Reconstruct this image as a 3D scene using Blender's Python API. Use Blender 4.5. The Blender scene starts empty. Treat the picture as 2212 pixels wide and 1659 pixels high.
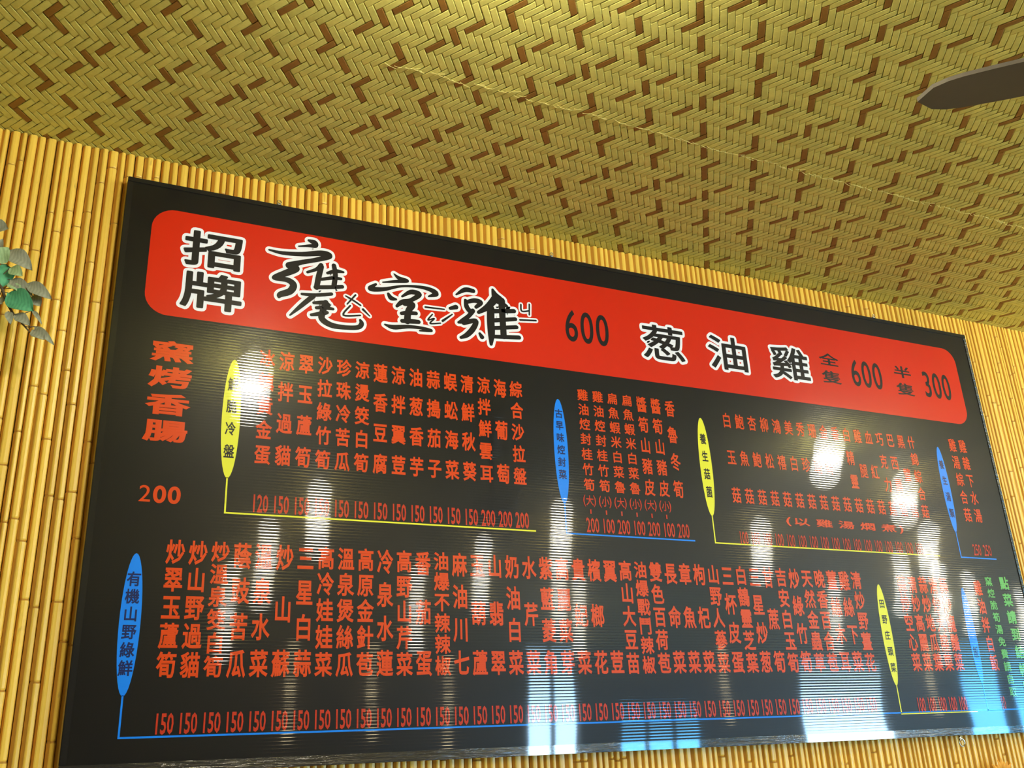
import bpy, math, random
from mathutils import Vector, Matrix
random.seed(7)
S = bpy.context.scene
COL = S.collection
# ------------------------------------------------------------------ camera, world, exposure
EYE = 1.6                                   # camera height above the floor
cam_d = bpy.data.cameras.new('camera'); cam = bpy.data.objects.new('camera', cam_d); COL.objects.link(cam)
cam_d.sensor_width = 36; cam_d.lens = 36 * 2069 / 2212; cam_d.clip_start = .02
AX = Vector((0.90657418, 0.11528405, 0.4059961)); AU = Vector((-0.04448127, -0.93051308, 0.36354756))
AX.normalize(); AU = (AU - AU.dot(AX) * AX).normalized(); AY = AU.cross(AX)
# rows = world axes written in camera axes (x right, y down, z forward)
R = Matrix((AX, AY, AU))
M = Matrix.Identity(4)
for r in range(3):
    M[r][0] = R[r][0]; M[r][1] = -R[r][1]; M[r][2] = -R[r][2]
M[0][3], M[1][3], M[2][3] = 0, -2, EYE
cam.matrix_world = M
S.camera = cam
W = bpy.data.worlds.new('world'); S.world = W; W.use_nodes = True
W.node_tree.nodes['Background'].inputs[0].default_value = (.35, .6, 1, 1)
W.node_tree.nodes['Background'].inputs[1].default_value = 1.0
S.view_settings.view_transform = 'Standard'; S.view_settings.look = 'None'
S.view_settings.gamma = 1; S.view_settings.use_curve_mapping = False
S.view_settings.exposure = -0.56
LAMP_POWER = 220.0                          # radiance of the globe lamps
DAY_POWER = 95.0                            # radiance of the bright window panes
BRUSH =  [[(0.4485,1.1704,0.0052),(0.4622,1.1663,0.0136),(0.464,1.1588,0.011),(0.449,1.1558,0.0064),(0.4252,1.1498,0.0026)],[(0.3571,1.127,0.0037),(0.3878,1.1246,0.0082),(0.4349,1.1304,0.0108),(0.4796,1.1414,0.0142),(0.4986,1.1376,0.0149),(0.4711,1.1228,0.0109),(0.4327,1.1081,0.0114),(0.4051,1.0947,0.0169)],[(0.4051,1.0947,0.0169),(0.4215,1.0894,0.0157),(0.3987,1.0737,0.0155),(0.3719,1.0567,0.0104),(0.4023,1.0563,0.0124),(0.4167,1.0457,0.0155),(0.4093,1.0281,0.0154),(0.3881,1.0164,0.0134),(0.3846,1.0094,0.0061)],[(0.4799,1.1096,0.0103),(0.4689,1.0965,0.0076),(0.4483,1.085,0.0057)],[(0.4807,1.1054,0.0115),(0.4754,1.0793,0.0127),(0.4709,1.0487,0.012)],[(0.5108,1.1144,0.0097),(0.515,1.0898,0.0109),(0.5121,1.0592,0.0115)],[(0.4962,1.0914,0.0064),(0.5157,1.1001,0.0097),(0.5341,1.1007,0.0045)],[(0.4816,1.0721,0.007),(0.5086,1.0803,0.0083),(0.5283,1.0815,0.0064)],[(0.4688,1.049,0.0094),(0.5001,1.0544,0.0095),(0.5318,1.0613,0.009)],[(0.4371,1.0258,0.0056),(0.4709,1.0289,0.0081),(0.5066,1.0377,0.0076)],[(0.4636,1.0244,0.0112),(0.4451,1.005,0.0105),(0.4283,0.9861,0.008),(0.4117,0.9675,0.003)],[(0.4656,1.0078,0.0062),(0.4893,1.0117,0.0106),(0.4998,1.0076,0.0107)],[(0.4719,0.9959,0.0068),(0.4896,0.9994,0.0094),(0.5111,0.999,0.0063)],[(0.4607,0.976,0.0062),(0.4841,0.9829,0.0106),(0.4974,0.9877,0.0075)],[(0.4937,1.0131,0.0125),(0.4875,0.9893,0.0143),(0.486,0.9697,0.0142),(0.5085,0.9571,0.013),(0.5415,0.9563,0.0107),(0.5717,0.961,0.0108),(0.5807,0.9715,0.0108),(0.5775,0.9808,0.0051)],[(0.5414,1.0383,0.0026),(0.5584,1.0305,0.0035),(0.5776,1.0198,0.0032)],[(0.5649,1.045,0.0035),(0.5449,1.0177,0.0025)],[(0.5525,1.0147,0.0032),(0.5364,0.9874,0.0035),(0.5774,0.9933,0.0032)],[(0.5839,1.0099,0.0051),(0.6004,0.995,0.0016)],[(0.6609,1.1194,0.002),(0.6738,1.1096,0.0095),(0.6949,1.1057,0.0081),(0.6625,1.0986,0.0067),(0.6321,1.0911,0.002)],[(0.6148,1.0826,0.0053),(0.6017,1.0688,0.0125),(0.6338,1.0723,0.0099),(0.6786,1.0883,0.0054),(0.7209,1.0944,0.0068),(0.7538,1.0924,0.011),(0.7696,1.083,0.0138),(0.7503,1.0727,0.0034)],[(0.6466,1.0619,0.0066),(0.6536,1.0519,0.0113),(0.6657,1.0505,0.0053)],[(0.6817,1.0611,0.0047),(0.7045,1.077,0.0115),(0.7256,1.0737,0.0129),(0.7043,1.0546,0.0101),(0.6817,1.0457,0.012),(0.6682,1.0326,0.0066)],[(0.6881,1.0434,0.0133),(0.7075,1.0425,0.0154),(0.6977,1.0246,0.0153),(0.6943,0.9971,0.0165)],[(0.68,1.015,0.0079),(0.6944,1.019,0.01),(0.717,1.0209,0.0087)],[(0.6815,0.9951,0.0092),(0.7007,0.9974,0.0119),(0.7233,0.9989,0.01)],[(0.638,0.979,0.0032),(0.6594,0.975,0.0111),(0.6974,0.9822,0.0086),(0.7328,0.9836,0.0073),(0.7562,0.9804,0.0067),(0.7263,0.9759,0.0033)],[(0.7416,1.042,0.0041),(0.7912,1.0439,0.0027)],[(0.7595,1.025,0.0027),(0.7478,1.0082,0.003),(0.7642,1.0142,0.003),(0.7532,0.9995,0.003),(0.7805,1.0044,0.0027)],[(0.7863,1.0115,0.0054),(0.8121,1.0334,0.0024)],[(0.8242,1.0905,0.0035),(0.8486,1.1082,0.012),(0.871,1.1085,0.0107)],[(0.8071,1.0492,0.0076),(0.8227,1.0553,0.0118)],[(0.8494,1.0779,0.0084),(0.8523,1.0601,0.0126),(0.8638,1.0463,0.0119)],[(0.8493,1.073,0.0084),(0.8736,1.082,0.012),(0.8907,1.0788,0.0121),(0.8775,1.0643,0.0085)],[(0.8681,1.0522,0.0119),(0.8567,1.0364,0.0104),(0.8393,1.0198,0.0117),(0.8284,1.0139,0.0055)],[(0.8425,1.0151,0.0117),(0.8751,1.0254,0.0119),(0.8676,1.0034,0.0139),(0.85,0.9829,0.0123),(0.834,0.9737,0.0068)],[(0.8853,0.9916,0.0069),(0.8908,0.9835,0.0111)],[(0.9256,1.1215,0.0065),(0.9319,1.1054,0.0188),(0.9404,1.096,0.0253)],[(0.9353,1.1023,0.0202),(0.9113,1.0716,0.0164),(0.8839,1.0505,0.0084)],[(0.9181,1.0674,0.0193),(0.9167,1.0319,0.0198),(0.9171,0.9971,0.0182),(0.9152,0.9675,0.0076)],[(0.9498,1.094,0.0181),(0.95,1.0513,0.0165),(0.951,0.9952,0.0163)],[(0.9454,1.0897,0.0144),(0.9634,1.0812,0.0072)],[(0.9266,1.061,0.0114),(0.9835,1.0702,0.0109)],[(0.9255,1.0347,0.0106),(0.986,1.0477,0.0101)],[(0.9247,1.0135,0.0099),(0.9884,1.0254,0.0101)],[(0.9237,0.9894,0.0091),(0.9941,0.9974,0.0107)],[(1.0044,1.0923,0.0033),(1.0059,1.0738,0.0033),(1.0271,1.0779,0.0033)],[(1.0289,1.0971,0.0033),(1.0272,1.0664,0.0029)],[(0.9995,1.0477,0.004),(1.0456,1.0528,0.0037)]]
LEAVES =  [((-0.201, -0.05, 1.044), (-0.174, -0.062, 1.041), 0.031, 0), ((-0.187, -0.06, 0.984), (-0.179, -0.072, 1.009), 0.015, 0), ((-0.185, -0.07, 0.958), (-0.165, -0.082, 0.987), 0.031, 1), ((-0.168, -0.055, 0.995), (-0.119, -0.067, 0.954), 0.033, 0), ((-0.158, -0.065, 0.952), (-0.134, -0.077, 0.933), 0.022, 1), ((-0.165, -0.05, 0.965), (-0.166, -0.062, 0.909), 0.029, 2), ((-0.155, -0.06, 0.929), (-0.111, -0.072, 0.895), 0.024, 0), ((-0.124, -0.07, 0.921), (-0.076, -0.082, 0.889), 0.024, 0), ((-0.114, -0.055, 0.901), (-0.094, -0.067, 0.878), 0.024, 0), ((-0.155, -0.065, 0.897), (-0.105, -0.077, 0.861), 0.042, 2), ((-0.108, -0.05, 0.873), (-0.088, -0.062, 0.841), 0.007, 0), ((-0.137, -0.06, 0.856), (-0.108, -0.072, 0.831), 0.02, 0), ((-0.149, -0.07, 0.855), (-0.14, -0.082, 0.824), 0.013, 0), ((-0.1, -0.055, 0.837), (-0.061, -0.067, 0.798), 0.013, 0), ((-0.102, -0.065, 0.825), (-0.079, -0.077, 0.803), 0.022, 0), ((-0.173, -0.05, 0.888), (-0.162, -0.062, 0.874), 0.026, 0), ((-0.156, -0.06, 0.922), (-0.132, -0.072, 0.9), 0.02, 1)]
STEM = [[(-0.202, -0.06, 0.965), (-0.179, -0.06, 0.928), (-0.166, -0.06, 0.905), (-0.154, -0.06, 0.876), (-0.139, -0.06, 0.854), (-0.118, -0.06, 0.833), (-0.103, -0.06, 0.817)], [(-0.115, -0.062, 0.83), (-0.095, -0.062, 0.834)]]
BACK = .024                                 # front of the bamboo wall; the printed board face is at y = 0
CEIL = EYE + 1.331
X0, X1, Y1 = -2.6, 15.5, -9.5               # room
VX0, VX1 = -1.0, 3.9                        # extent of the detailed wall and ceiling

# ------------------------------------------------------------------ helpers
def mesh_obj(name, verts, faces, mats, parent=None, fm=None, smooth=False, link=True):
    me = bpy.data.meshes.new(name); me.from_pydata(verts, [], faces)
    for m in (mats if isinstance(mats, (list, tuple)) else [mats]): me.materials.append(m)
    if fm: me.polygons.foreach_set('material_index', fm)
    if smooth: me.polygons.foreach_set('use_smooth', [True] * len(faces))
    me.update()
    o = bpy.data.objects.new(name, me)
    COL.objects.link(o)
    if parent: o.parent = parent
    return o
def tag(o, label=None, cat=None, group=None, kind=None):
    if label: o['label'] = label
    if cat: o['category'] = cat
    if group: o['group'] = group
    if kind: o['kind'] = kind
    return o
def empty(name, loc, rz=0):
    o = bpy.data.objects.new(name, None); COL.objects.link(o); o.location = loc; o.rotation_euler = (0, 0, rz)
    o.empty_display_size = .05
    return o
class MB:
    def __init__(s): s.v = []; s.f = []; s.m = []
    def add(s, v, f, m=0):
        k = len(s.v); s.v += [tuple(p) for p in v]; s.f += [tuple(i + k for i in q) for q in f]; s.m += [m] * len(f)
    def box(s, a, b, m=0):
        x0, y0, z0 = a; x1, y1, z1 = b
        s.add([(x0,y0,z0),(x1,y0,z0),(x1,y1,z0),(x0,y1,z0),(x0,y0,z1),(x1,y0,z1),(x1,y1,z1),(x0,y1,z1)],
              [(0,3,2,1),(4,5,6,7),(0,1,5,4),(1,2,6,5),(2,3,7,6),(3,0,4,7)], m)
    def bevbox(s, a, b, e=.002, m=0):
        c = [(a[i] + b[i]) / 2 for i in range(3)]; h = [(b[i] - a[i]) / 2 for i in range(3)]
        import bmesh
        bm = bmesh.new(); bmesh.ops.create_cube(bm, size=2)
        for v in bm.verts: v.co = Vector((c[0] + v.co.x * h[0], c[1] + v.co.y * h[1], c[2] + v.co.z * h[2]))
        bmesh.ops.bevel(bm, geom=list(bm.edges), offset=e, segments=2, affect='EDGES')
        bm.verts.ensure_lookup_table()
        s.add([v.co[:] for v in bm.verts], [[v.index for v in f.verts] for f in bm.faces], m); bm.free()
    def tube(s, pts, r, n=8, m=0, caps=True):
        pts = [Vector(p) for p in pts]; k = len(pts); V = []; F = []
        rs = r if isinstance(r, (list, tuple)) else [r] * k
        for i, p in enumerate(pts):
            d = (pts[min(i + 1, k - 1)] - pts[max(i - 1, 0)]).normalized()
            u = d.cross(Vector((0, 0, 1)) if abs(d.z) < .9 else Vector((1, 0, 0))).normalized(); w = d.cross(u)
            for j in range(n):
                a = 2 * math.pi * j / n; V.append(p + (u * math.cos(a) + w * math.sin(a)) * rs[i])
        for i in range(k - 1):
            for j in range(n): F.append((i*n+j, i*n+(j+1)%n, (i+1)*n+(j+1)%n, (i+1)*n+j))
        if caps: F.append(tuple(range(n))[::-1]); F.append(tuple((k-1)*n+j for j in range(n)))
        s.add(V, F, m)
    def lathe(s, prof, c=(0,0,0), n=20, m=0, R=None):
        V = []; F = []; k = len(prof)
        for r, z in prof:
            for j in range(n):
                a = 2 * math.pi * j / n; p = Vector((r * math.cos(a), r * math.sin(a), z))
                if R: p = R @ p
                V.append(p + Vector(c))
        for i in range(k - 1):
            for j in range(n): F.append((i*n+j, i*n+(j+1)%n, (i+1)*n+(j+1)%n, (i+1)*n+j))
        F.append(tuple(range(n))[::-1]); F.append(tuple((k-1)*n+j for j in range(n)))
        s.add(V, F, m)
    def build(s, name, mats, parent=None, smooth=False):
        return mesh_obj(name, s.v, s.f, mats, parent, s.m, smooth)

class NT:
    def __init__(s, name):
        s.mat = bpy.data.materials.new(name); s.mat.use_nodes = True; s.t = s.mat.node_tree
        s.b = s.t.nodes['Principled BSDF']
    def n(s, kind, **kw):
        x = s.t.nodes.new(kind)
        for k, v in kw.items(): setattr(x, k, v)
        return x
    def l(s, a, b): s.t.links.new(a, b)
    def math(s, op, a, b=None, c=None):
        x = s.n('ShaderNodeMath', operation=op)
        for i, q in enumerate((a, b, c)):
            if q is None: continue
            if hasattr(q, 'links'): s.l(q, x.inputs[i])
            else: x.inputs[i].default_value = q
        return x.outputs[0]
    def mix(s, fac, a, b, blend='MIX'):
        x = s.n('ShaderNodeMix', data_type='RGBA', blend_type=blend)
        for i, q in ((0, fac), (6, a), (7, b)):
            if hasattr(q, 'links'): s.l(q, x.inputs[i])
            else: x.inputs[i].default_value = q if i == 0 else (*q, 1)
        return x.outputs[2]
    def noise(s, scale, vec=None, detail=2, rough=.5):
        x = s.n('ShaderNodeTexNoise'); x.inputs['Scale'].default_value = scale; x.inputs['Detail'].default_value = detail
        x.inputs['Roughness'].default_value = rough
        if vec is not None: s.l(vec, x.inputs['Vector'])
        return x.outputs[0]
    def ramp(s, fac, stops):
        x = s.n('ShaderNodeValToRGB'); s.l(fac, x.inputs[0]); e = x.color_ramp.elements
        while len(e) < len(stops): e.new(.5)
        for i, (p, c) in enumerate(stops): e[i].position = p; e[i].color = (*c, 1)
        return x.outputs[0]
    def coords(s, scale=(1,1,1), out='Object', rot=(0,0,0)):
        tc = s.n('ShaderNodeTexCoord'); mp = s.n('ShaderNodeMapping'); mp.inputs['Scale'].default_value = scale
        mp.inputs['Rotation'].default_value = rot
        s.l(tc.outputs[out], mp.inputs[0]); return mp.outputs[0]
    def bump(s, h, strength=.3, dist=.001):
        x = s.n('ShaderNodeBump'); x.inputs['Strength'].default_value = strength; x.inputs['Distance'].default_value = dist
        s.l(h, x.inputs['Height']); s.l(x.outputs[0], s.b.inputs['Normal']); return x
def plain(name, col, rough=.5, spec=.5, metal=0, noise=0, nscale=20):
    t = NT(name); b = t.b; b.inputs['Roughness'].default_value = rough; b.inputs['Specular IOR Level'].default_value = spec
    b.inputs['Metallic'].default_value = metal; b.inputs['Base Color'].default_value = (*col, 1)
    if noise:
        f = t.noise(nscale, t.coords(), 3)
        t.l(t.mix(f, tuple(c * (1 - noise) for c in col), tuple(min(1, c * (1 + noise)) for c in col)), b.inputs['Base Color'])
    return t.mat
def emit(name, col, power):
    t = NT(name); t.b.inputs['Base Color'].default_value = (.8, .8, .8, 1)
    t.b.inputs['Emission Color'].default_value = (*col, 1); t.b.inputs['Emission Strength'].default_value = power
    return t.mat

# glossy print on corrugated plastic: fine level ribs, pitch 6.6 mm, kept in the normals
def printed(name, col, rough=.35, rib=.023):
    t = NT(name); b = t.b
    b.inputs['Base Color'].default_value = (*col, 1); b.inputs['Roughness'].default_value = rough
    b.inputs['Specular IOR Level'].default_value = .13
    b.inputs['Coat Weight'].default_value = 1.0; b.inputs['Coat Roughness'].default_value = .03; b.inputs['Coat IOR'].default_value = 1.37
    g = t.n('ShaderNodeNewGeometry'); sp = t.n('ShaderNodeSeparateXYZ'); t.l(g.outputs['Position'], sp.inputs[0])
    wob = t.noise(1.0, t.coords((2.2, 2.2, 30), 'Object'), 2)
    z = t.math('ADD', sp.outputs[2], t.math('MULTIPLY', wob, .0011))
    sn = t.math('SINE', t.math('MULTIPLY', z, 2 * math.pi / .0066))
    sn2 = t.math('SINE', t.math('MULTIPLY', z, 2 * math.pi / .0033))
    lift = t.math('MULTIPLY', t.math('ADD', sn, t.math('MULTIPLY', sn2, .35)), rib)
    big = t.math('MULTIPLY', t.math('SUBTRACT', t.noise(2.5, t.coords((1, 1, 1.5)), 1), .5), .012)
    cb = t.n('ShaderNodeCombineXYZ'); t.l(big, cb.inputs[0]); cb.inputs[1].default_value = -1; t.l(t.math('ADD', lift, big), cb.inputs[2])
    vm = t.n('ShaderNodeVectorMath', operation='NORMALIZE'); t.l(cb.outputs[0], vm.inputs[0])
    t.l(vm.outputs[0], b.inputs['Coat Normal'])
    return t.mat

# ------------------------------------------------------------------ materials
def bamboo(name, a, b_, node=False):
    t = NT(name); oi = t.n('ShaderNodeObjectInfo')
    v = t.n('ShaderNodeVectorMath', operation='ADD'); c = t.coords((60, 60, 2.2))
    cb = t.n('ShaderNodeCombineXYZ'); t.l(t.math('MULTIPLY', oi.outputs['Random'], 40), cb.inputs[0]); t.l(t.math('MULTIPLY', oi.outputs['Random'], 17), cb.inputs[2])
    t.l(c, v.inputs[0]); t.l(cb.outputs[0], v.inputs[1])
    f1 = t.noise(1.0, v.outputs[0], 4, .6)
    base = t.mix(t.math('MULTIPLY', f1, 1.0), a, b_)
    tint = t.mix(oi.outputs['Random'], (.86, .82, .72), (1.05, 1.03, 1.0))
    base = t.mix(1.0, base, tint, 'MULTIPLY')
    v2 = t.n('ShaderNodeVectorMath', operation='ADD'); t.l(t.coords((90, 90, 22)), v2.inputs[0]); t.l(cb.outputs[0], v2.inputs[1])
    sp = t.ramp(t.noise(1.0, v2.outputs[0], 2), [(.70, (0, 0, 0)), (.80, (1, 1, 1))])
    base = t.mix(t.math('MULTIPLY', sp, .45), base, (.30, .16, .04))
    t.l(base, t.b.inputs['Base Color']); t.b.inputs['Roughness'].default_value = .36; t.b.inputs['Specular IOR Level'].default_value = .5
    v3 = t.n('ShaderNodeVectorMath', operation='ADD'); t.l(t.coords((400, 400, 5)), v3.inputs[0]); t.l(cb.outputs[0], v3.inputs[1])
    t.bump(t.noise(1.0, v3.outputs[0], 2), .25, .0006)
    return t.mat
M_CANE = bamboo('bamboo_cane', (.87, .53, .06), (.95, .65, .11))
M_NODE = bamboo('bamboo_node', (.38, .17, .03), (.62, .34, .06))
M_FLANK_SHADE = bamboo('bamboo_flank_shade', (.58, .27, .03), (.70, .37, .055))  # darker orange on the cane flanks: side shade painted into the colour
def straw(name, a, b_, rot):
    t = NT(name); oi = t.n('ShaderNodeObjectInfo')
    c = t.coords((30, 500, 30), 'Object', (0, 0, rot))
    f = t.noise(1.0, c, 3, .7)
    big = t.noise(45, t.coords(), 2)
    base = t.mix(t.math('MULTIPLY', f, 1.0), a, b_)
    base = t.mix(1.0, base, t.mix(big, (.80, .80, .78), (1.14, 1.12, 1.1)), 'MULTIPLY')
    base = t.mix(1.0, base, t.mix(oi.outputs['Random'], (.90, .90, .86), (1.06, 1.04, 1.0)), 'MULTIPLY')
    t.l(base, t.b.inputs['Base Color']); t.b.inputs['Roughness'].default_value = .55; t.b.inputs['Specular IOR Level'].default_value = .3
    t.bump(f, .3, .0005)
    return t.mat
ANG1, ANG2 = math.atan2(-.01317493, .00867501), math.atan2(.01283168, .00941768)
LIGHT_A, LIGHT_B = (.63, .60, .14), (.79, .76, .25)
DARK_A, DARK_B = (.24, .110, .02), (.36, .19, .04)
M_S1 = straw('straw_light', LIGHT_A, LIGHT_B, -ANG1); M_S2 = straw('straw_light_cross', LIGHT_A, LIGHT_B, -ANG2)
M_D1 = straw('straw_brown', DARK_A, DARK_B, -ANG1); M_D2 = straw('straw_brown_cross', DARK_A, DARK_B, -ANG2)
M_BOARD = printed('black_print', (.007, .0065, .006))
M_RED = printed('red_print', (.60, .018, .002)); M_TEXT = printed('orange_red_print', (.66, .058, .004))
M_PRICE = printed('dull_red_print', (.50, .035, .010))
M_WHITE = printed('white_print', (.86, .86, .90)); M_BLACK = printed('black_letter_print', (.012, .011, .012))
M_YEL = printed('yellow_print', (.80, .78, .04)); M_BLUE = printed('blue_print', (.006, .22, .90))
M_GREEN = printed('green_print', (.12, .42, .10)); M_NAVY = printed('navy_letter_print', (.01, .02, .10))
M_TRIM = plain('black_edge', (.010, .010, .010), .18, .6)
M_STEEL = plain('steel', (.55, .52, .45), .25, .5, 1, .2, 60)
def film():
    t = NT('clear_film'); b = t.b
    b.inputs['Base Color'].default_value = (.02, .02, .02, 1); b.inputs['Roughness'].default_value = .08; b.inputs['Coat Weight'].default_value = 1
    b.inputs['Coat Roughness'].default_value = .03
    t.bump(t.noise(1.0, t.coords((12, 60, 160)), 3, .6), .8, .004)
    return t.mat
M_FILM = film()
M_PLASTER = plain('plaster', (.50, .45, .34), .8, .3, 0, .12, 3)
M_REAR = plain('rear_wall_wood', (.20, .15, .11), .7, .3, 0, .2, 3)
M_DARKWOOD = plain('dark_wood', (.16, .09, .04), .5, .4, 0, .3, 8)
M_FLOOR = plain('floor_tile', (.52, .48, .40), .35, .5, 0, .2, 2)
M_BACKING = plain('dark_backing', (.10, .07, .02), .9, .1, 0, .2, 10)
M_MAT = plain('woven_mat_far', (.50, .40, .10), .7, .3, 0, .25, 60)
M_GLOBE = emit('lamp_glass', (1.0, .93, .74), LAMP_POWER)
M_GLOBE2 = emit('lamp_glass_dim', (1.0, .80, .45), 60)
M_DAY = emit('daylit_pane', (.42, .72, 1.0), DAY_POWER); M_DAYB = emit('daylit_pane_blue', (.10, .50, 1.0), DAY_POWER * .6)
M_FAN = plain('fan_blade_brown', (.11, .095, .085), .5, .4, 0, .2, 10)
M_FANM = plain('fan_metal', (.10, .08, .06), .3, .5, 1)

# ------------------------------------------------------------------ room shell
wall = tag(empty('wall_back', (0, 0, 0)), kind='structure')
b = MB(); b.box((X0, BACK + .017, 0), (X1, BACK + .15, CEIL + .1)); b.build('wall_panel', M_BACKING, wall)
b = MB(); b.box((X0, Y1, -.1), (X1, BACK + .15, 0)); tag(b.build('floor', M_FLOOR), kind='structure')
b = MB(); b.box((X0 - .1, Y1, 0), (X0, BACK + .15, CEIL + .1)); tag(b.build('wall_left', M_PLASTER), kind='structure')
b = MB(); b.box((X1, Y1, 0), (X1 + .1, BACK + .15, CEIL + .1)); tag(b.build('wall_right', M_PLASTER), kind='structure')
ceiling = tag(empty('ceiling', (0, 0, CEIL)), kind='structure')
b = MB(); b.box((X0, Y1, .012), (X1, BACK + .15, .10)); b.build('ceiling_panel', M_BACKING, ceiling)
b = MB(); b.box((X0, Y1, 0), (X1, -2.75, .012)); b.box((X0, -2.75, 0), (VX0 - .3, BACK, .012)); b.box((VX1 + .2, -2.75, 0), (X1, BACK, .012))
b.build('far_mat', M_MAT, ceiling)
# rear wall with its windows, seen only as reflections in the glossy board
WINS = [(5.55, 6.28, 1.0, 2.50, 2, 0), (10.0, 11.75, .9, 2.32, 1, 0), (13.35, 14.25, .9, 2.62, 1, 1), (14.5, 15.3, .9, 2.52, 1, 1), (6.9, 8.2, .9, 1.78, 3, 1)]
xs = sorted(WINS); b = MB(); px = X0
for (a, c, z0, z1, n, k) in xs:
    b.box((px, Y1 - .15, 0), (a, Y1, CEIL + .1)); b.box((a, Y1 - .15, 0), (c, Y1, z0)); b.box((a, Y1 - .15, z1), (c, Y1, CEIL + .1)); px = c
b.box((px, Y1 - .15, 0), (X1, Y1, CEIL + .1))
tag(b.build('wall_rear', M_REAR), kind='structure')
for i, (a, c, z0, z1, n, k) in enumerate(xs):
    w = tag(empty('window_%d' % (i + 1), ((a + c) / 2, Y1 - .08, z0)), kind='structure')
    h = (c - a) / 2; fr = MB(); H_ = z1 - z0
    for q in ((-h, 0, h, .05), (-h, H_ - .05, h, H_)): fr.box((q[0], -.03, q[1]), (q[2], .03, q[3]))
    for j in range(n + 1):
        xm = -h + 2 * h * j / n; fr.box((max(-h, xm - .03), -.03, .05), (min(h, xm + .03), .03, H_ - .05))
    fr.build('window_frame', M_DARKWOOD, w)
    for j in range(n):
        p = MB(); p.box((-h + 2*h*j/n + .03, -.006, .05), (-h + 2*h*(j+1)/n - .03, .006, H_ - .05)); p.build('pane', M_DAYB if k else M_DAY, w)

# ------------------------------------------------------------------ bamboo canes of the back wall, one object each
x = VX0; rng = random.Random(3); ncane = 0
while x < VX1:
    w = rng.choice((.0145, .0165, .0185, .0195, .0205, .0225)) * rng.uniform(.95, 1.05); r = w / 2
    seam = rng.random() < .35
    z0, z1 = (0 if (x < .2 or x > 2.4) else 1.0), CEIL - .0005
    zs = [(z0, 1, 0)]; z = z0 + rng.uniform(.03, .35); lean = rng.uniform(-.0012, .0012)
    while z < z1 - .03:
        zs += [(z - .018, 1, 0), (z - .005, 1.07, 0), (z - .001, 1.09, 1), (z + .0028, .88, 0), (z + .0055, .98, 0), (z + .02, 1, 0)]
        z += rng.uniform(.17, .42)
    zs.append((z1, 1, 0))
    dep = .0125 * rng.uniform(.82, 1.08); V = []; F = []; fm = []
    k1, k2 = rng.uniform(-.52, -.18), rng.uniform(.70, .84)     # split cane: left flank sloped to form a shaded band, flattish face, steep right flank
    PR = [(-1, 0), (-.90, .40), (k1, .90), (k1 + .22, 1.0), (.25, 1.02), (k2, .93), (.95, .5), (1, 0)]; N = len(PR)
    for zz, s, mk in zs:
        xo = lean * math.sin(zz * 2.1 + x * 31)
        for pu, pd in PR: V.append((xo + pu * r * min(s, 1.04) * .985, BACK + .0165 - pd * dep * s, zz))
    for i in range(len(zs) - 1):
        for j in range(N - 1):
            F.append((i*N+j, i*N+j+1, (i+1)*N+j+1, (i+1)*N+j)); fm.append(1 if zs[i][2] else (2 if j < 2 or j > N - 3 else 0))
    o = mesh_obj('bamboo_cane', V, F, [M_CANE, M_NODE, M_FLANK_SHADE], wall, fm)
    o.location = (x + r, 0, 0); ncane += 1
    x += w
print('canes', ncane)

# ------------------------------------------------------------------ plaited ceiling: two families of strips, three over three under, every eighth strip brown
SC = 1.331 / 1.315
def lat(i, j):
    px = .03864868 + i * .00867501 + j * .00941768; py = -.2450108 - i * .01317493 + j * .01283168
    return px * SC, (py + 2) * SC - 2
def inside(p): return VX0 - .35 < p[0] < VX1 + .25 and -2.8 < p[1] < BACK + .042
def ribbon(fam, k):
    """strip k of a family; returns (verts, faces) in ceiling coordinates"""
    V = []; F = []; rows = 0; prev = False
    rr = random.Random(fam * 1000 + k); wv = rr.uniform(-.03, .03); hw = .462 + rr.uniform(-.012, .01)
    for s in range(-190, 330):
        mid = lat(s + .5, k + .5) if fam == 0 else lat(k + .5, s + .5)
        if not inside(mid): prev = False; continue
        ph = (s - k) % 6 if fam == 0 else (k - s) % 6     # 0,1,2: over for family 0; 3,4,5: over for family 1
        over = ph < 3 if fam == 0 else ph > 2
        first = (ph == 0) if fam == 0 else (ph == 5)      # first unit of a visible run
        last = (ph == 2) if fam == 0 else (ph == 3)
        z = -.0016 if over else .0012
        st = []
        if over:
            st = [(.02, -.0004 if first else -.0018), (.16, -.0016 if first else -.0021)] if first else [(.0, -.0021)]
            if last: st += [(.84, -.0016), (.98, -.0004)]
        else:
            fo = (ph == 3) if fam == 0 else (ph == 2); lo = (ph == 5) if fam == 0 else (ph == 0)
            if fo: st = [(.12, .0014)]
            if lo: st += [(.88, .0014)]
            if not prev and not st: st = [(0., .0014)]
        for t, z in st:
            for q, dz in ((-hw, .0007), (-hw * .80, 0), (hw * .80, 0), (hw, .0007)):
                u = k + .5 + wv + q
                p = lat(s + t, u) if fam == 0 else lat(u, s + t)
                V.append((p[0], p[1], z + dz + .0022))
            if prev or rows and st[0] != (t, z):
                n = len(V) - 8
                if n >= 0: F += [(n + a, n + a + 1, n + a + 5, n + a + 4) for a in range(3)]
            prev = True; rows += 1
    return V, F
strips = []
for fam in (0, 1):
    for k in (range(-75, 260) if fam == 0 else range(-80, 265)):
        ms = [lat(s, k) if fam == 0 else lat(k, s) for s in range(-190, 330, 2)]
        d = [math.dist(m, (1.1, -.75)) for m in ms if inside(m)]
        if len(d) < 2: continue
        # rank by how large a strip shows: length inside the seen wedge, near ones first
        seen = [m for m in ms if -.3 < m[0] < 2.9 and -.75 - .37 * (m[0] - .64) - .02 < m[1] < 0]
        score = sum(1 / (1.0 + (m[0] ** 2 + (m[1] + 2) ** 2)) for m in seen)
        strips.append((score, fam, k))
strips.sort(reverse=True)
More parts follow.
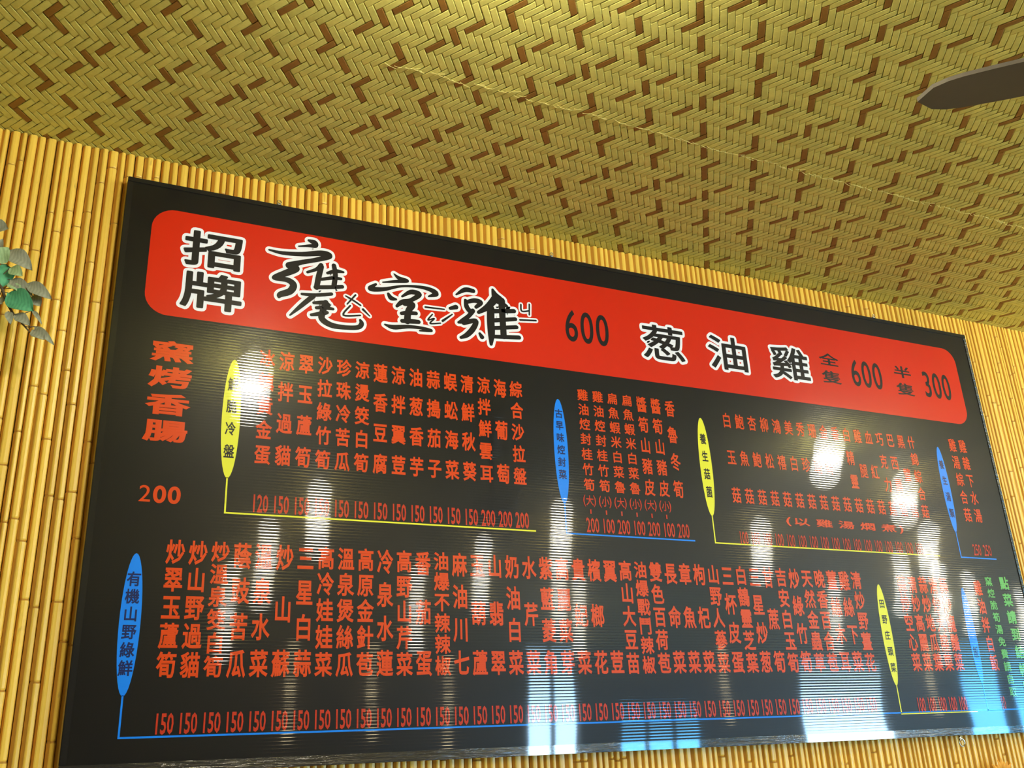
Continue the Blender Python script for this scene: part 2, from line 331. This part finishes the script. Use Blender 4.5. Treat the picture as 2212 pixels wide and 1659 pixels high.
rest = [MB(), MB()]
for n, (score, fam, k) in enumerate(strips):
    brown = (k % 8 == 0) if fam == 0 else (k % 8 == 4)
    V, F = ribbon(fam, k)
    if not F: continue
    mats = ([M_S1, M_D1] if fam == 0 else [M_S2, M_D2])
    if n < 300:
        o = mesh_obj('bamboo_strip', V, F, mats[1] if brown else mats[0], ceiling)
        if brown: o['label'] = 'brown stained strip'
    else:
        rest[fam].add(V, F, 1 if brown else 0)
full = MB(); full.add(rest[0].v, rest[0].f); full.m = list(rest[0].m)
kk = len(full.v); full.v += rest[1].v; full.f += [tuple(i + kk for i in q) for q in rest[1].f]; full.m += [m + 2 for m in rest[1].m]
tag(full.build('strip_weave', [M_S1, M_D1, M_S2, M_D2], ceiling), kind='stuff')
# frayed seam where two mats overlap
b = MB(); rr = random.Random(5)
for i in range(150):
    x = .48 + i * .019 + rr.uniform(-.008, .008); y = -.487 + .004 * math.sin(x * 5) + rr.uniform(-.004, .004)
    l = rr.uniform(.015, .032); a = rr.uniform(-.35, .35)
    b.tube([(x, y, -.0012), (x + l * .5, y + l * a * .5, -.0026), (x + l, y + l * a, -.0012)], .0005, 4, caps=False)
b.build('frayed_edge', plain('straw_fibre', (.80, .70, .22), .6), ceiling)
# ------------------------------------------------------------------ menu board
BX0, BX1, BZ0, BZ1 = .0385, 2.661, EYE + .0035, EYE + 1.2525
board = tag(empty('menu_board', ((BX0 + BX1) / 2, 0, BZ0)), 'large black glossy menu board with red banner and rows of red lettering', 'menu board')
OX, OZ = (BX0 + BX1) / 2, BZ0
def bpart(name, V, F, mat, parent=None):
    return mesh_obj(name, [(x - OX, y, z - OZ) for x, y, z in V], F, mat, board)
b = MB(); b.box((BX0 + .004, 0, BZ0 + .004), (BX1 - .004, .022, BZ1 - .004)); bpart('panel', b.v, b.f, M_BOARD)
T = .0125
for nm, a, c, m in (('edge_strip', (BX0, -.002, BZ1 - T), (BX1, .023, BZ1), M_TRIM), ('edge_strip', (BX0, -.002, BZ0 + .019), (BX0 + T, .023, BZ1 - T), M_TRIM),
                    ('edge_strip', (BX1 - T, -.002, BZ0 + .019), (BX1, .023, BZ1 - T), M_FILM), ('film_strip', (BX0, -.0025, BZ0), (BX1, .0235, BZ0 + .019), M_FILM)):
    b = MB(); b.bevbox(a, c, .0012); bpart(nm, b.v, b.f, m)
def rounded(x0, z0, x1, z1, r, y, n=8):
    V = []
    for cx, cz, a0 in ((x1 - r, z1 - r, 0), (x0 + r, z1 - r, 90), (x0 + r, z0 + r, 180), (x1 - r, z0 + r, 270)):
        for k in range(n + 1):
            a = math.radians(a0 + 90 * k / n); V.append((cx + r * math.cos(a), y, cz + r * math.sin(a)))
    return V, [tuple(range(len(V)))[::-1]]
def flat(V, F):  # make every face look towards the room
    out = []
    for f in F:
        a, b_, c = (Vector(V[f[k]]) for k in (0, 1, 2))
        n = (b_ - a).cross(c - a)
        out.append(tuple(reversed(f)) if n.y > 0 else f)
    return out
V, F = rounded(.098, EYE + .925, 2.586, EYE + 1.187, .050, -.0003)
bpart('red_banner', V, flat(V, F), M_RED)

# glyphs from Blender's own font stack, turned into meshes once per character
GC = {}
def glyph(ch, bev, res=0, fine=2):
    key = (ch, bev, res, fine)
    if key not in GC:
        c = bpy.data.curves.new('g', 'FONT'); c.body = ch; c.size = 1; c.bevel_depth = bev; c.bevel_resolution = res; c.resolution_u = fine
        o = bpy.data.objects.new('g', c); COL.objects.link(o)
        me = bpy.data.meshes.new_from_object(o.evaluated_get(bpy.context.evaluated_depsgraph_get()))
        GC[key] = ([tuple(v.co) for v in me.vertices], [tuple(p.vertices) for p in me.polygons])
        bpy.data.meshes.remove(me); bpy.data.objects.remove(o); bpy.data.curves.remove(c)
    return GC[key]
EM = (.03, -.09, .97, .86); DG = (.035, -.009, .465, .691); D1 = (.06, -.009, .44, .691)
def put(mb, ch, cx, cz, w, h, y, bev=.026, res=0, box=None):
    V, F = glyph(ch, bev, res); x0, y0, x1, y1 = box or (DG if ch in '0123456789' else EM)
    sx, sz = w / (x1 - x0), h / (y1 - y0)
    V = [(cx + (p[0] - (x0 + x1) / 2) * sx, y - p[2] * .003, cz + (p[1] - (y0 + y1) / 2) * sz) for p in V]
    mb.add(V, [tuple(f) for f in F])
def column(name, s, x, ztop, zbot, w, h, mat, y=-.0006, bev=.026, zs=None):
    mb = MB(); n = len(s)
    for i, ch in enumerate(s):
        if ch == ' ': continue
        z = zs[i] if zs else (ztop - h / 2 - (ztop - zbot - h) * (i / (n - 1) if n > 1 else 0))
        put(mb, ch, x, EYE + z, w, h, y, bev)
    return bpart(name, mb.v, mb.f, mat)
def price(s, x, z, w, h, mat=None, name='price', bev=.020, gap=.16):
    mb = MB(); n = len(s); cw = w / (n + gap * (n - 1))
    for i, ch in enumerate(s): put(mb, ch, x - w / 2 + cw / 2 + i * cw * (1 + gap), EYE + z, cw, h, -.0006, bev)
    return bpart(name, mb.v, mb.f, mat or M_PRICE)

def big_price(s, x, z, w, h, r, gap, mat=None):
    n = len(s); cw = w / (n + gap * (n - 1))
    for i, ch in enumerate(s):
        m = fat(ch, x - w / 2 + cw / 2 + i * cw * (1 + gap), EYE + z, cw, h, -.0006, r[i], box=DG); bpart('heading_digit', m.v, m.f, mat or M_BLACK)
# banner lettering: white outline below, black letter above
def fat(ch, cx, cz, w, h, y, r, n=12, box=None):
    """a letter grown by r on every side with round corners"""
    V, F = glyph(ch, 0, 0, 6); x0, y0, x1, y1 = box or EM; sx, sz = w / (x1 - x0), h / (y1 - y0)
    V = [(cx + (p[0] - (x0 + x1) / 2) * sx, y, cz + (p[1] - (y0 + y1) / 2) * sz) for p in V]
    mb = MB(); mb.add(V, flat(V, F)); cnt = {}
    for f in F:
        for a, c in zip(f, f[1:] + f[:1]): cnt[frozenset((a, c))] = cnt.get(frozenset((a, c)), 0) + 1
    done = set(); q = 0
    for e in [tuple(k) for k, v in cnt.items() if v == 1]:
        (ax, _, az), (bx, _, bz) = V[e[0]], V[e[1]]; L = math.hypot(bx - ax, bz - az)
        if L < 1e-7: continue
        nx, nz = -(bz - az) / L * r, (bx - ax) / L * r; q += 1; yy = y - .000002 * (q % 97)
        W_ = [(ax + nx, yy, az + nz), (ax - nx, yy, az - nz), (bx - nx, yy, bz - nz), (bx + nx, yy, bz + nz)]; mb.add(W_, flat(W_, [(0, 1, 2, 3)]))
        for k in e:
            if k in done: continue
            done.add(k); q += 1; yy = y - .000002 * (q % 97)
            W_ = [(V[k][0] + r * math.cos(2*math.pi*j/n), yy, V[k][2] + r * math.sin(2*math.pi*j/n)) for j in range(n)]; mb.add(W_, flat(W_, [tuple(range(n))]))
    return mb
def outlined(s, spots, w, h, ro, ri):
    for ch, (x, z) in zip(s, spots):
        a = fat(ch, x, EYE + z, w, h, -.0006, ro); c = fat(ch, x, EYE + z, w, h, -.0012, ri)
        bpart('letter_outline', a.v, a.f, M_WHITE); bpart('heading_letter', c.v, c.f, M_BLACK)
outlined('招牌', [(.236, 1.101), (.237, .998)], .129, .087, .0098, .0026)
outlined('葱油雞', [(1.438, 1.046), (1.657, 1.046), (1.880, 1.045)], .138, .104, .0098, .0018)
big_price('600', 1.197, 1.055, .130, .090, (.0010,) * 3, .32)
big_price('600', 2.178, 1.048, .122, .086, (.0010,) * 3, .32)
big_price('300', 2.475, 1.047, .116, .086, (.0010,) * 3, .32)
column('small_heading', '全隻', 2.034, 0, 0, .072, .040, M_BLACK, bev=.02, zs=[1.078, 1.021])
column('small_heading', '半隻', 2.333, 0, 0, .072, .040, M_BLACK, bev=.02, zs=[1.076, 1.018])
# brush-written letters
def stroke(mb, pts, grow, y):
    pts = [(p[0], EYE + p[1], p[2] / 2 + grow) for p in pts]
    # smooth the chain a little
    P = []
    for i in range(len(pts) - 1):
        p0 = pts[max(i - 1, 0)]; p1 = pts[i]; p2 = pts[i + 1]; p3 = pts[min(i + 2, len(pts) - 1)]
        for k in range(5):
            t = k / 5
            P.append(tuple(.5 * ((2 * p1[a]) + (-p0[a] + p2[a]) * t + (2*p0[a] - 5*p1[a] + 4*p2[a] - p3[a]) * t*t + (-p0[a] + 3*p1[a] - 3*p2[a] + p3[a]) * t**3) for a in range(3)))
    P.append(pts[-1])
    n = 16
    for i, (x, z, r) in enumerate(P):
        r = max(r, .0008); yy = y - .000004 * i
        mb.add([(x + r * math.cos(2*math.pi*j/n), yy, z + r * math.sin(2*math.pi*j/n)) for j in range(n)], [tuple(range(n))])
        if i:
            qx, qz, qr = P[i - 1]; qr = max(qr, .0008); dx, dz = x - qx, z - qz; L = math.hypot(dx, dz) or 1; nx, nz = -dz / L, dx / L
            mb.add([(qx + nx*qr, yy - .000002, qz + nz*qr), (qx - nx*qr, yy - .000002, qz - nz*qr), (x - nx*r, yy - .000002, z - nz*r), (x + nx*r, yy - .000002, z + nz*r)], [(0, 1, 2, 3)])
wb, kb = MB(), MB()
for n_, s in enumerate(BRUSH):
    thin = max(p[2] for p in s) < .0055
    stroke(wb, s, .0050 if thin else .0074, -.0006 - .000002 * n_); stroke(kb, s, .0006, -.0011 - .000002 * n_)
bpart('letter_outline', wb.v, flat(wb.v, wb.f), M_WHITE); bpart('brush_letters', kb.v, flat(kb.v, kb.f), M_BLACK)

# left column
column('dish_name', '窯烤香腸', .166, 0, 0, .082, .046, M_TEXT, bev=.034, zs=[.842, .783, .722, .664])
big_price('200', .166, .528, .078, .034, (.0001, .0014, .0014), .3, M_TEXT)
# section labels: an upright ellipse, a thin stem and a foot line
def section(x, ztop, zbot, text, zs, foot, xend, mat, w=.0385, gw=.021, gh=.027, lt=.0035, tmat=None):
    n = 40; zc, h = (ztop + zbot) / 2, (ztop - zbot) / 2
    V = [(x + w / 2 * math.sin(2*math.pi*k/n), -.0003, EYE + zc + h * math.cos(2*math.pi*k/n)) for k in range(n)]
    F = [tuple(range(n))]; k = len(V)
    V += [(x - lt/2, -.0003, EYE + foot), (x + lt/2, -.0003, EYE + foot), (x + lt/2, -.0003, EYE + zbot + .002), (x - lt/2, -.0003, EYE + zbot + .002)]
    V += [(x - lt/2, -.0003, EYE + foot - lt), (xend, -.0003, EYE + foot - lt), (xend, -.0003, EYE + foot), (x - lt/2, -.0003, EYE + foot)]
    F += [(k, k+1, k+2, k+3), (k+4, k+5, k+6, k+7)]
    bpart('section_label', V, flat(V, F), mat)
    m = len(text); column('label_letters', text, x, 0, 0, gw, gh, tmat or M_BLACK, y=-.0006, bev=.022, zs=[zs[0] + (zs[1] - zs[0]) * i / (m - 1) if m > 1 else zs[0] for i in range(m)])
section(.296, .841, .572, '鮮脆冷盤', (.783, .631), .500, 1.013, M_YEL, gh=.030)
section(1.095, .842, .570, '古早味焢封菜', (.803, .644), .499, 1.468, M_BLUE, gh=.024, tmat=M_NAVY)
section(1.531, .838, .566, '養生菇菌', (.778, .631), .497, 2.332, M_YEL, gw=.019, gh=.030)
section(2.419, .838, .570, '養生湯類', (.781, .629), .497, 2.568, M_BLUE, w=.034, gw=.018, gh=.028, tmat=M_NAVY)
section(.1335, .407, .139, '有機山野綠鮮', (.357, .190), .068, 2.640, M_BLUE, gw=.025, gh=.028, tmat=M_NAVY)
section(2.069, .405, .135, '田野庄頭菜', (.352, .182), .0655, 2.353, M_YEL, w=.036, gw=.018, gh=.024)
section(2.395, .405, .135, '飯', (.223, .223), .0655, 2.46, M_BLUE, w=.032, gw=.018, gh=.030, tmat=M_NAVY)

HT = {2: .050, 3: .050, 4: .048, 5: .0445, 6: .038, 7: .0315}
def dishes(names, x0, x1, ztop, zbot, w, prices=None, pz=.522, pw=.034, ph=.037, px0=None, px1=None, hs=1.0):
    n = len(names)
    for i, s in enumerate(names):
        x = x0 + (x1 - x0) * i / (n - 1); h = HT[len(s)] * hs
        column('dish_name', s, x, ztop, zbot, w, h, M_TEXT)
    if prices:
        a, c = px0 or x0, px1 or x1; m = len(prices)
        for i, s in enumerate(prices): price(s, a + (c - a) * i / (m - 1), pz, pw, ph)
dishes(['冰鎮黃金蛋','涼拌過貓','翠玉蘆筍','沙拉綠竹筍','珍珠冷苦瓜','涼燙筊白筍','蓮香豆腐','涼拌翼荳','油葱香芋','蒜搗茄子','蜈蚣海菜','清鮮秋葵','涼拌鮮雲耳','海葡萄','綜合沙拉盤'],
       .366, .978, .875, .609, .0325, ['120'] + ['150'] * 11 + ['200'] * 3, hs=.95)
names2 = ['雞油焢封桂竹筍','雞油焢封桂竹筍','扁魚蝦米白菜魯','扁魚蝦米白菜魯','醬筍山豬皮','醬筍山豬皮','香魯冬筍']
for i, s in enumerate(names2):
    x = 1.168 + .0443 * i; k = len(s) < 7
    column('dish_name', s, x, .877, .608, .030, {7: .031, 5: .043, 4: .046}[len(s)], M_TEXT, bev=.02)
    if i < 6:
        mb = MB(); put(mb, '大小'[i % 2], x - .002, EYE + .583, .021, .026, -.0006, .012)
        put(mb, '(', x - .0165, EYE + .583, .006, .030, -.0006, .01, 0, (.1, -.2, .33, .75)); put(mb, ')', x + .0125, EYE + .583, .006, .030, -.0006, .01, 0, (.05, -.2, .28, .75))
        mb.box((x - .0035, -.0009, EYE + .5495), (x + .0003, -.0006, EYE + .5605))
        bpart('size_mark', mb.v, mb.f, M_PRICE)
    price('100' if i in (1, 3, 5) else '200', x + .001, .521, .035, .036, bev=.012)
names3 = ['白玉菇','鮑魚菇','杏鮑菇','柳松菇','鴻禧菇','美白菇','秀珍菇','珊瑚菇','金針菇','香 菇','白精靈菇','雞腿菇','血紅菇','巧克力菇','巴西蘑菇','黑蕈菇','什錦綜合菇']
for i, s in enumerate(names3):
    x = 1.619 + (2.309 - 1.619) * i / 16
    column('dish_name', s, x, .862, .607, .0285, {3: .043, 4: .043, 5: .040}[len(s)], M_TEXT, bev=.018)
    price('100', 1.624 + .0393 * i, .513, .0285, .034, bev=.008)
mb = MB()
for ch, x in zip('以雞湯燜煮', (1.829, 1.910, 1.990, 2.070, 2.150)): put(mb, ch, x, EYE + .568, .056, .022, -.0006, .02)
put(mb, '(', 1.785, EYE + .567, .012, .024, -.0006, .03, 0, (.1, -.2, .33, .75)); put(mb, ')', 2.199, EYE + .567, .012, .024, -.0006, .03, 0, (.05, -.2, .28, .75))
bpart('note_letters', mb.v, mb.f, M_TEXT)
for s, x in (('雞湯綜合菇', 2.486), ('雞雜下水湯', 2.530)):
    column('dish_name', s, x, .871, .606, .030, .043, M_TEXT, bev=.016); price('250', x + .006, .520, .032, .034, bev=.008)
names5 = ['炒翠玉蘆筍','炒山野過貓','炒溫泉筊白筍','蔭豉苦瓜','溫泉水菜','炒山蘇','三星白蒜','高冷娃娃菜','溫泉煲絲瓜','高原金針苞','冷泉水蓮','高野山芹菜','番茄蛋','油爆不辣辣椒','麻油川七','玉葫蘆','山翡翠','奶油白菜','水芹菜','紫藍菱角','高麗菜芽','貴妃菜','檳榔花','翼荳','高山大豆苗','油爆戰鬥辣椒','雙色百荷苞','長命菜','章魚菜','枸杞菜','山野人蔘菜','三杯皮蛋','白鶴靈芝葉','三星炒葱','甘蔗筍','吉安白玉筍','炒綠竹筍','天然金蟲草','晚香百合苞','薑絲木耳','雞絲下菜','清炒野薑花']
HT[6] = .040; HT[5] = .0475; HT[4] = .052; HT[3] = .052; HT[2] = .052
dishes(names5, .206, 1.990, .437, .172, .0345, ['150'] * 42, .089, .0345, .036, .210, 1.968)
names6 = ['蒜炒空心菜','清炒高麗菜','蒜炒地瓜葉','清炒大陸菜','蒜炒龍鬚菜']
dishes(names6, 2.158, 2.320, .432, .172, .032, ['100'] * 5, .085, .030, .036, 2.145, 2.302)
column('dish_name', '雞油拌白飯', 2.460, .428, .172, .030, .044, M_TEXT); price('10', 2.461, .084, .018, .036, bev=.008)
column('note_letters', '窯焢脆筍湯免費請自取', 2.511, .440, .100, .028, .0265, M_GREEN, bev=.02)
column('note_letters', '點菜請到結帳區', 2.576, .442, .105, .036, .037, M_GREEN, bev=.03)

# ------------------------------------------------------------------ hooks and screws round the board
def hook(x, z, up, label):
    h = empty('screw_eye', (x, .012, EYE + z)); tag(h, label, 'hook', 'small steel fixings round the menu board')
    s = 1 if up else -1; b = MB()
    b.lathe([(.0045, -.002), (.0065, 0), (.0065, .0015), (.0045, .003)], (0, -.006, 0), 12, R=Matrix.Rotation(math.radians(90), 3, 'X')); b.build('screw_plate', M_STEEL, h, True)
    b = MB(); r = .0050 if up else .010
    b.tube([(r * math.cos(a), -.009, s * (r + .001) + r * math.sin(a)) for a in [2 * math.pi * k / 14 for k in range(15)]], .0013 if up else .002, 6, caps=False); b.build('ring', M_STEEL, h, True)
hook(.375, 1.2555, True, 'small steel eye above the left end of the board, over the red banner')
hook(1.107, 1.2555, True, 'small steel eye above the middle of the board')
hook(2.262, 1.2555, True, 'small steel eye above the right end of the board')
hook(2.272, -.004, False, 'small steel eye hanging below the bottom edge of the board')
# ------------------------------------------------------------------ artificial vine at the left
M_LEAF = []
for nm, a, c in (('leaf_grey', (.20, .22, .13), (.34, .33, .24)), ('leaf_pale', (.22, .36, .15), (.40, .52, .26)), ('leaf_green', (.03, .20, .09), (.10, .36, .17))):
    t = NT(nm); f = t.noise(90, t.coords(), 3, .6); wv = t.n('ShaderNodeTexWave'); wv.inputs['Scale'].default_value = 60; wv.inputs['Distortion'].default_value = 1.5
    t.l(t.coords((1, 1, 1), 'Object', (0, 0, .8)), wv.inputs[0])
    base = t.mix(f, a, c); base = t.mix(t.math('MULTIPLY', wv.outputs[1], .25), base, tuple(min(1, q * 1.6) for q in c))
    t.l(base, t.b.inputs['Base Color']); t.b.inputs['Roughness'].default_value = .7; t.bump(f, .4, .001); M_LEAF.append(t.mat)
M_STEM = plain('vine_stem', (.10, .07, .035), .7, .3, 0, .3, 60)
vo = Vector((-.21, -.05, EYE + .97))
vine = tag(empty('artificial_vine', vo), 'grey-green artificial leaf spray on brown stem against the bamboo wall at left', 'artificial plant')
def leaf(a, b_, w, k, i):
    a = Vector(a) + Vector((0, 0, EYE)); b_ = Vector(b_) + Vector((0, 0, EYE)); L = (b_ - a).length; d = (b_ - a) / L
    rr = random.Random(i * 11 + 1); nrm = Vector((rr.uniform(-.3, .3), -1, rr.uniform(-.3, .2))); nrm = (nrm - nrm.dot(d) * d).normalized(); sd = d.cross(nrm)
    NR, NC = 9, 5; V = []; F = []
    for r in range(NR):
        t = r / (NR - 1); hw = w / 2 * (math.sin(math.pi * t ** .8) ** .75) * (1 - .25 * t) + .0006
        for c in range(NC):
            q = c / (NC - 1) * 2 - 1
            p = a + d * (L * t) + sd * (hw * q) + nrm * (-.10 * w * (1 - abs(q)) + .12 * L * math.sin(math.pi * t) + .04 * w * math.sin(t * 9 + q * 2))
            V.append(p - vo)
    for r in range(NR - 1):
        for c in range(NC - 1): F.append((r*NC+c, r*NC+c+1, (r+1)*NC+c+1, (r+1)*NC+c))
    n = len(V); V += [v - nrm * .0008 for v in V]; F += [tuple(n + q for q in reversed(f)) for f in F]
    o = mesh_obj('leaf', [tuple(v) for v in V], F, M_LEAF[k], vine, smooth=True)
    if k == 2: o['label'] = 'fresh green leaf'
    return o
for i, (a, b_, w, k) in enumerate(LEAVES): leaf(a, b_, w * 1.2, k, i)
b = MB(); st = [Vector((p[0], p[1], p[2] + EYE)) - vo for p in STEM[0]]; b.tube([Vector((-.10, .07, .03))] + st, [.003] * 4 + [.0026, .0022, .0017, .0012], 6)
b.tube([Vector((p[0], p[1], p[2] + EYE)) - vo for p in STEM[1]], .0009, 5)
for a, bb, w, k in LEAVES:
    p = Vector((a[0], a[1], a[2] + EYE)) - vo; q = min(st, key=lambda s_: (s_ - p).length)
    if .002 < (q - p).length < .06: b.tube([q, (q + p) / 2 + Vector((0, .003, -.002)), p], .0009, 5)
b.build('stem', M_STEM, vine, True)

# orange flower peeping up below the board at the lower right
fl = tag(empty('artificial_flower', (2.396, .008, EYE - .115)), 'orange artificial flower on the bamboo wall below the right end of the board', 'artificial flower')
M_OR = plain('petal_orange', (.85, .36, .03), .6, .3, 0, .25, 40); M_WH = plain('petal_white', (.80, .76, .62), .6, .3, 0, .1, 40)
for k in range(9):
    a = math.radians(20 + 17.5 * k); L = .030 + .006 * ((k * 5) % 3); V = []; F = []
    for r in range(6):
        t = r / 5; hw = .006 * math.sin(math.pi * (.15 + .8 * t))
        for q in (-1, 0, 1):
            V.append((math.cos(a) * (.006 + L * t) - math.sin(a) * hw * q, -.006 - .010 * math.sin(t * 2.2) + .002 * abs(q), .012 + math.sin(a) * (.006 + L * t) + math.cos(a) * hw * q))
    for r in range(5):
        for q in range(2): F.append((r*3+q, r*3+q+1, (r+1)*3+q+1, (r+1)*3+q))
    mesh_obj('petal', V, F, M_OR, fl, smooth=True)
b = MB(); b.lathe([(.002, -.012), (.012, -.010), (.015, 0), (.010, .009), (.002, .012)], (0, -.012, .006), 12); b.build('flower_heart', M_WH, fl, True)

# ------------------------------------------------------------------ ceiling fan, at rest; one blade reaches into the view
HUB = Vector((1.60, -1.55, EYE + .95))
fan = tag(empty('ceiling_fan', HUB), 'dark brown ceiling fan hanging under the woven ceiling at the upper right', 'ceiling fan')
b = MB(); b.lathe([(.012, .02), (.012, CEIL - HUB.z - .05), (.05, CEIL - HUB.z - .05), (.065, CEIL - HUB.z - .001)], n=20); b.build('down_rod', M_FANM, fan, True)
b = MB(); b.lathe([(.03, -.075), (.075, -.065), (.105, -.03), (.11, .02), (.08, .055), (.02, .065)], n=28); b.build('motor_housing', M_FANM, fan, True)
for k in range(3):
    e = math.radians(137.7 + 120 * k); RM = Matrix.Rotation(e, 4, 'Z') @ Matrix.Rotation(math.radians(9), 4, 'X')
    V = []; F = []; n = 20
    L0, L1 = .16, .60; out = []
    for i in range(n + 1):
        t = i / n; x = L0 + (L1 - L0) * t; hw = (.026 + .012 * math.sin(math.pi * t * .9))
        if t > .85: hw *= math.sqrt(max(0, 1 - ((t - .85) / .15) ** 2)) * .98 + .02
        out.append((x, hw))
    for z in (-.004, .004):
        for x, hw in out: V += [tuple(RM @ Vector((x, -hw, z))), tuple(RM @ Vector((x, hw, z)))]
    m = 2 * (n + 1)
    for i in range(n):
        a = 2 * i; F += [(a, a+1, a+3, a+2)[::-1], (m+a, m+a+1, m+a+3, m+a+2), (a, a+2, m+a+2, m+a)[::-1], (a+1, m+a+1, m+a+3, a+3)[::-1]]
    F += [(0, m, m+1, 1)[::-1], (2*n, 2*n+1, m+2*n+1, m+2*n)[::-1]]
    bl = mesh_obj('blade', V, F, M_FAN, fan)
    b = MB(); b.box((.08, -.018, -.006), (.22, .018, .0)); bb = [tuple(RM @ Vector(v)) for v in b.v]
    br = mesh_obj('blade_bracket', bb, b.f, M_FANM, bl)

# ------------------------------------------------------------------ globe lamps under the ceiling (seen as bright spots in the board)
LAMPS = [(0.53,-1.17),(1.22,-2.99),(1.19,-4.25),(1.29,-6.13),(2.77,-4.37),(2.83,-5.94),(2.7,-2.98),(3.88,-5.28),(4.54,-6.16),(3.19,-1.25),(4.19,-1.74),(4.29,-3.12),(5.61,-2.91),(6.48,-4.02),(7.54,-6.0),(7.42,-4.48),(9.79,-6.55),(8.31,-4.92),(10.14,-5.72)]
g_ = MB(); g_.lathe([(.004, -.0645)] + [(.065 * math.sin(a), -.065 * math.cos(a)) for a in [math.pi * k / 10 for k in range(1, 9)]] + [(.030, .062)], n=20)
c_ = MB(); c_.lathe([(.031, .056), (.036, .060), (.040, .075), (.055, .080), (.055, .098)], n=20)
first = None
for i, (x, y) in enumerate(LAMPS):
    r = tag(empty('globe_lamp', (x, y, CEIL - .10)), 'round white globe lamp under the woven ceiling behind the viewer', 'lamp', 'globe lamps under the ceiling')
    if first is None:
        first = [g_.build('globe', M_GLOBE, r, True), c_.build('lamp_cap', M_STEEL, r, True)]
    else:
        for q in first:
            c = q.copy(); c.parent = r; COL.objects.link(c)
# small warm sconces on the rear wall
sg = MB(); sg.lathe([(.03, -.06), (.06, -.03), (.065, .02), (.05, .06)], n=16)
sp = MB(); sp.box((-.03, -.10, -.05), (.03, -.05, .05)); sp.box((-.012, -.06, -.012), (.012, -.01, .012))
fs = None
for x, z in ((4.44, 2.25), (2.55, 2.42), (3.51, 2.4), (8.6, 2.42), (12.6, 2.45)):
    r = tag(empty('wall_lamp', (x, Y1 + .10, z)), 'small warm lamp on the rear wall', 'lamp', 'warm lamps on the rear wall')
    if fs is None: fs = [sg.build('shade', M_GLOBE2, r, True), sp.build('bracket', M_STEEL, r)]
    else:
        for q in fs:
            c = q.copy(); c.parent = r; COL.objects.link(c)
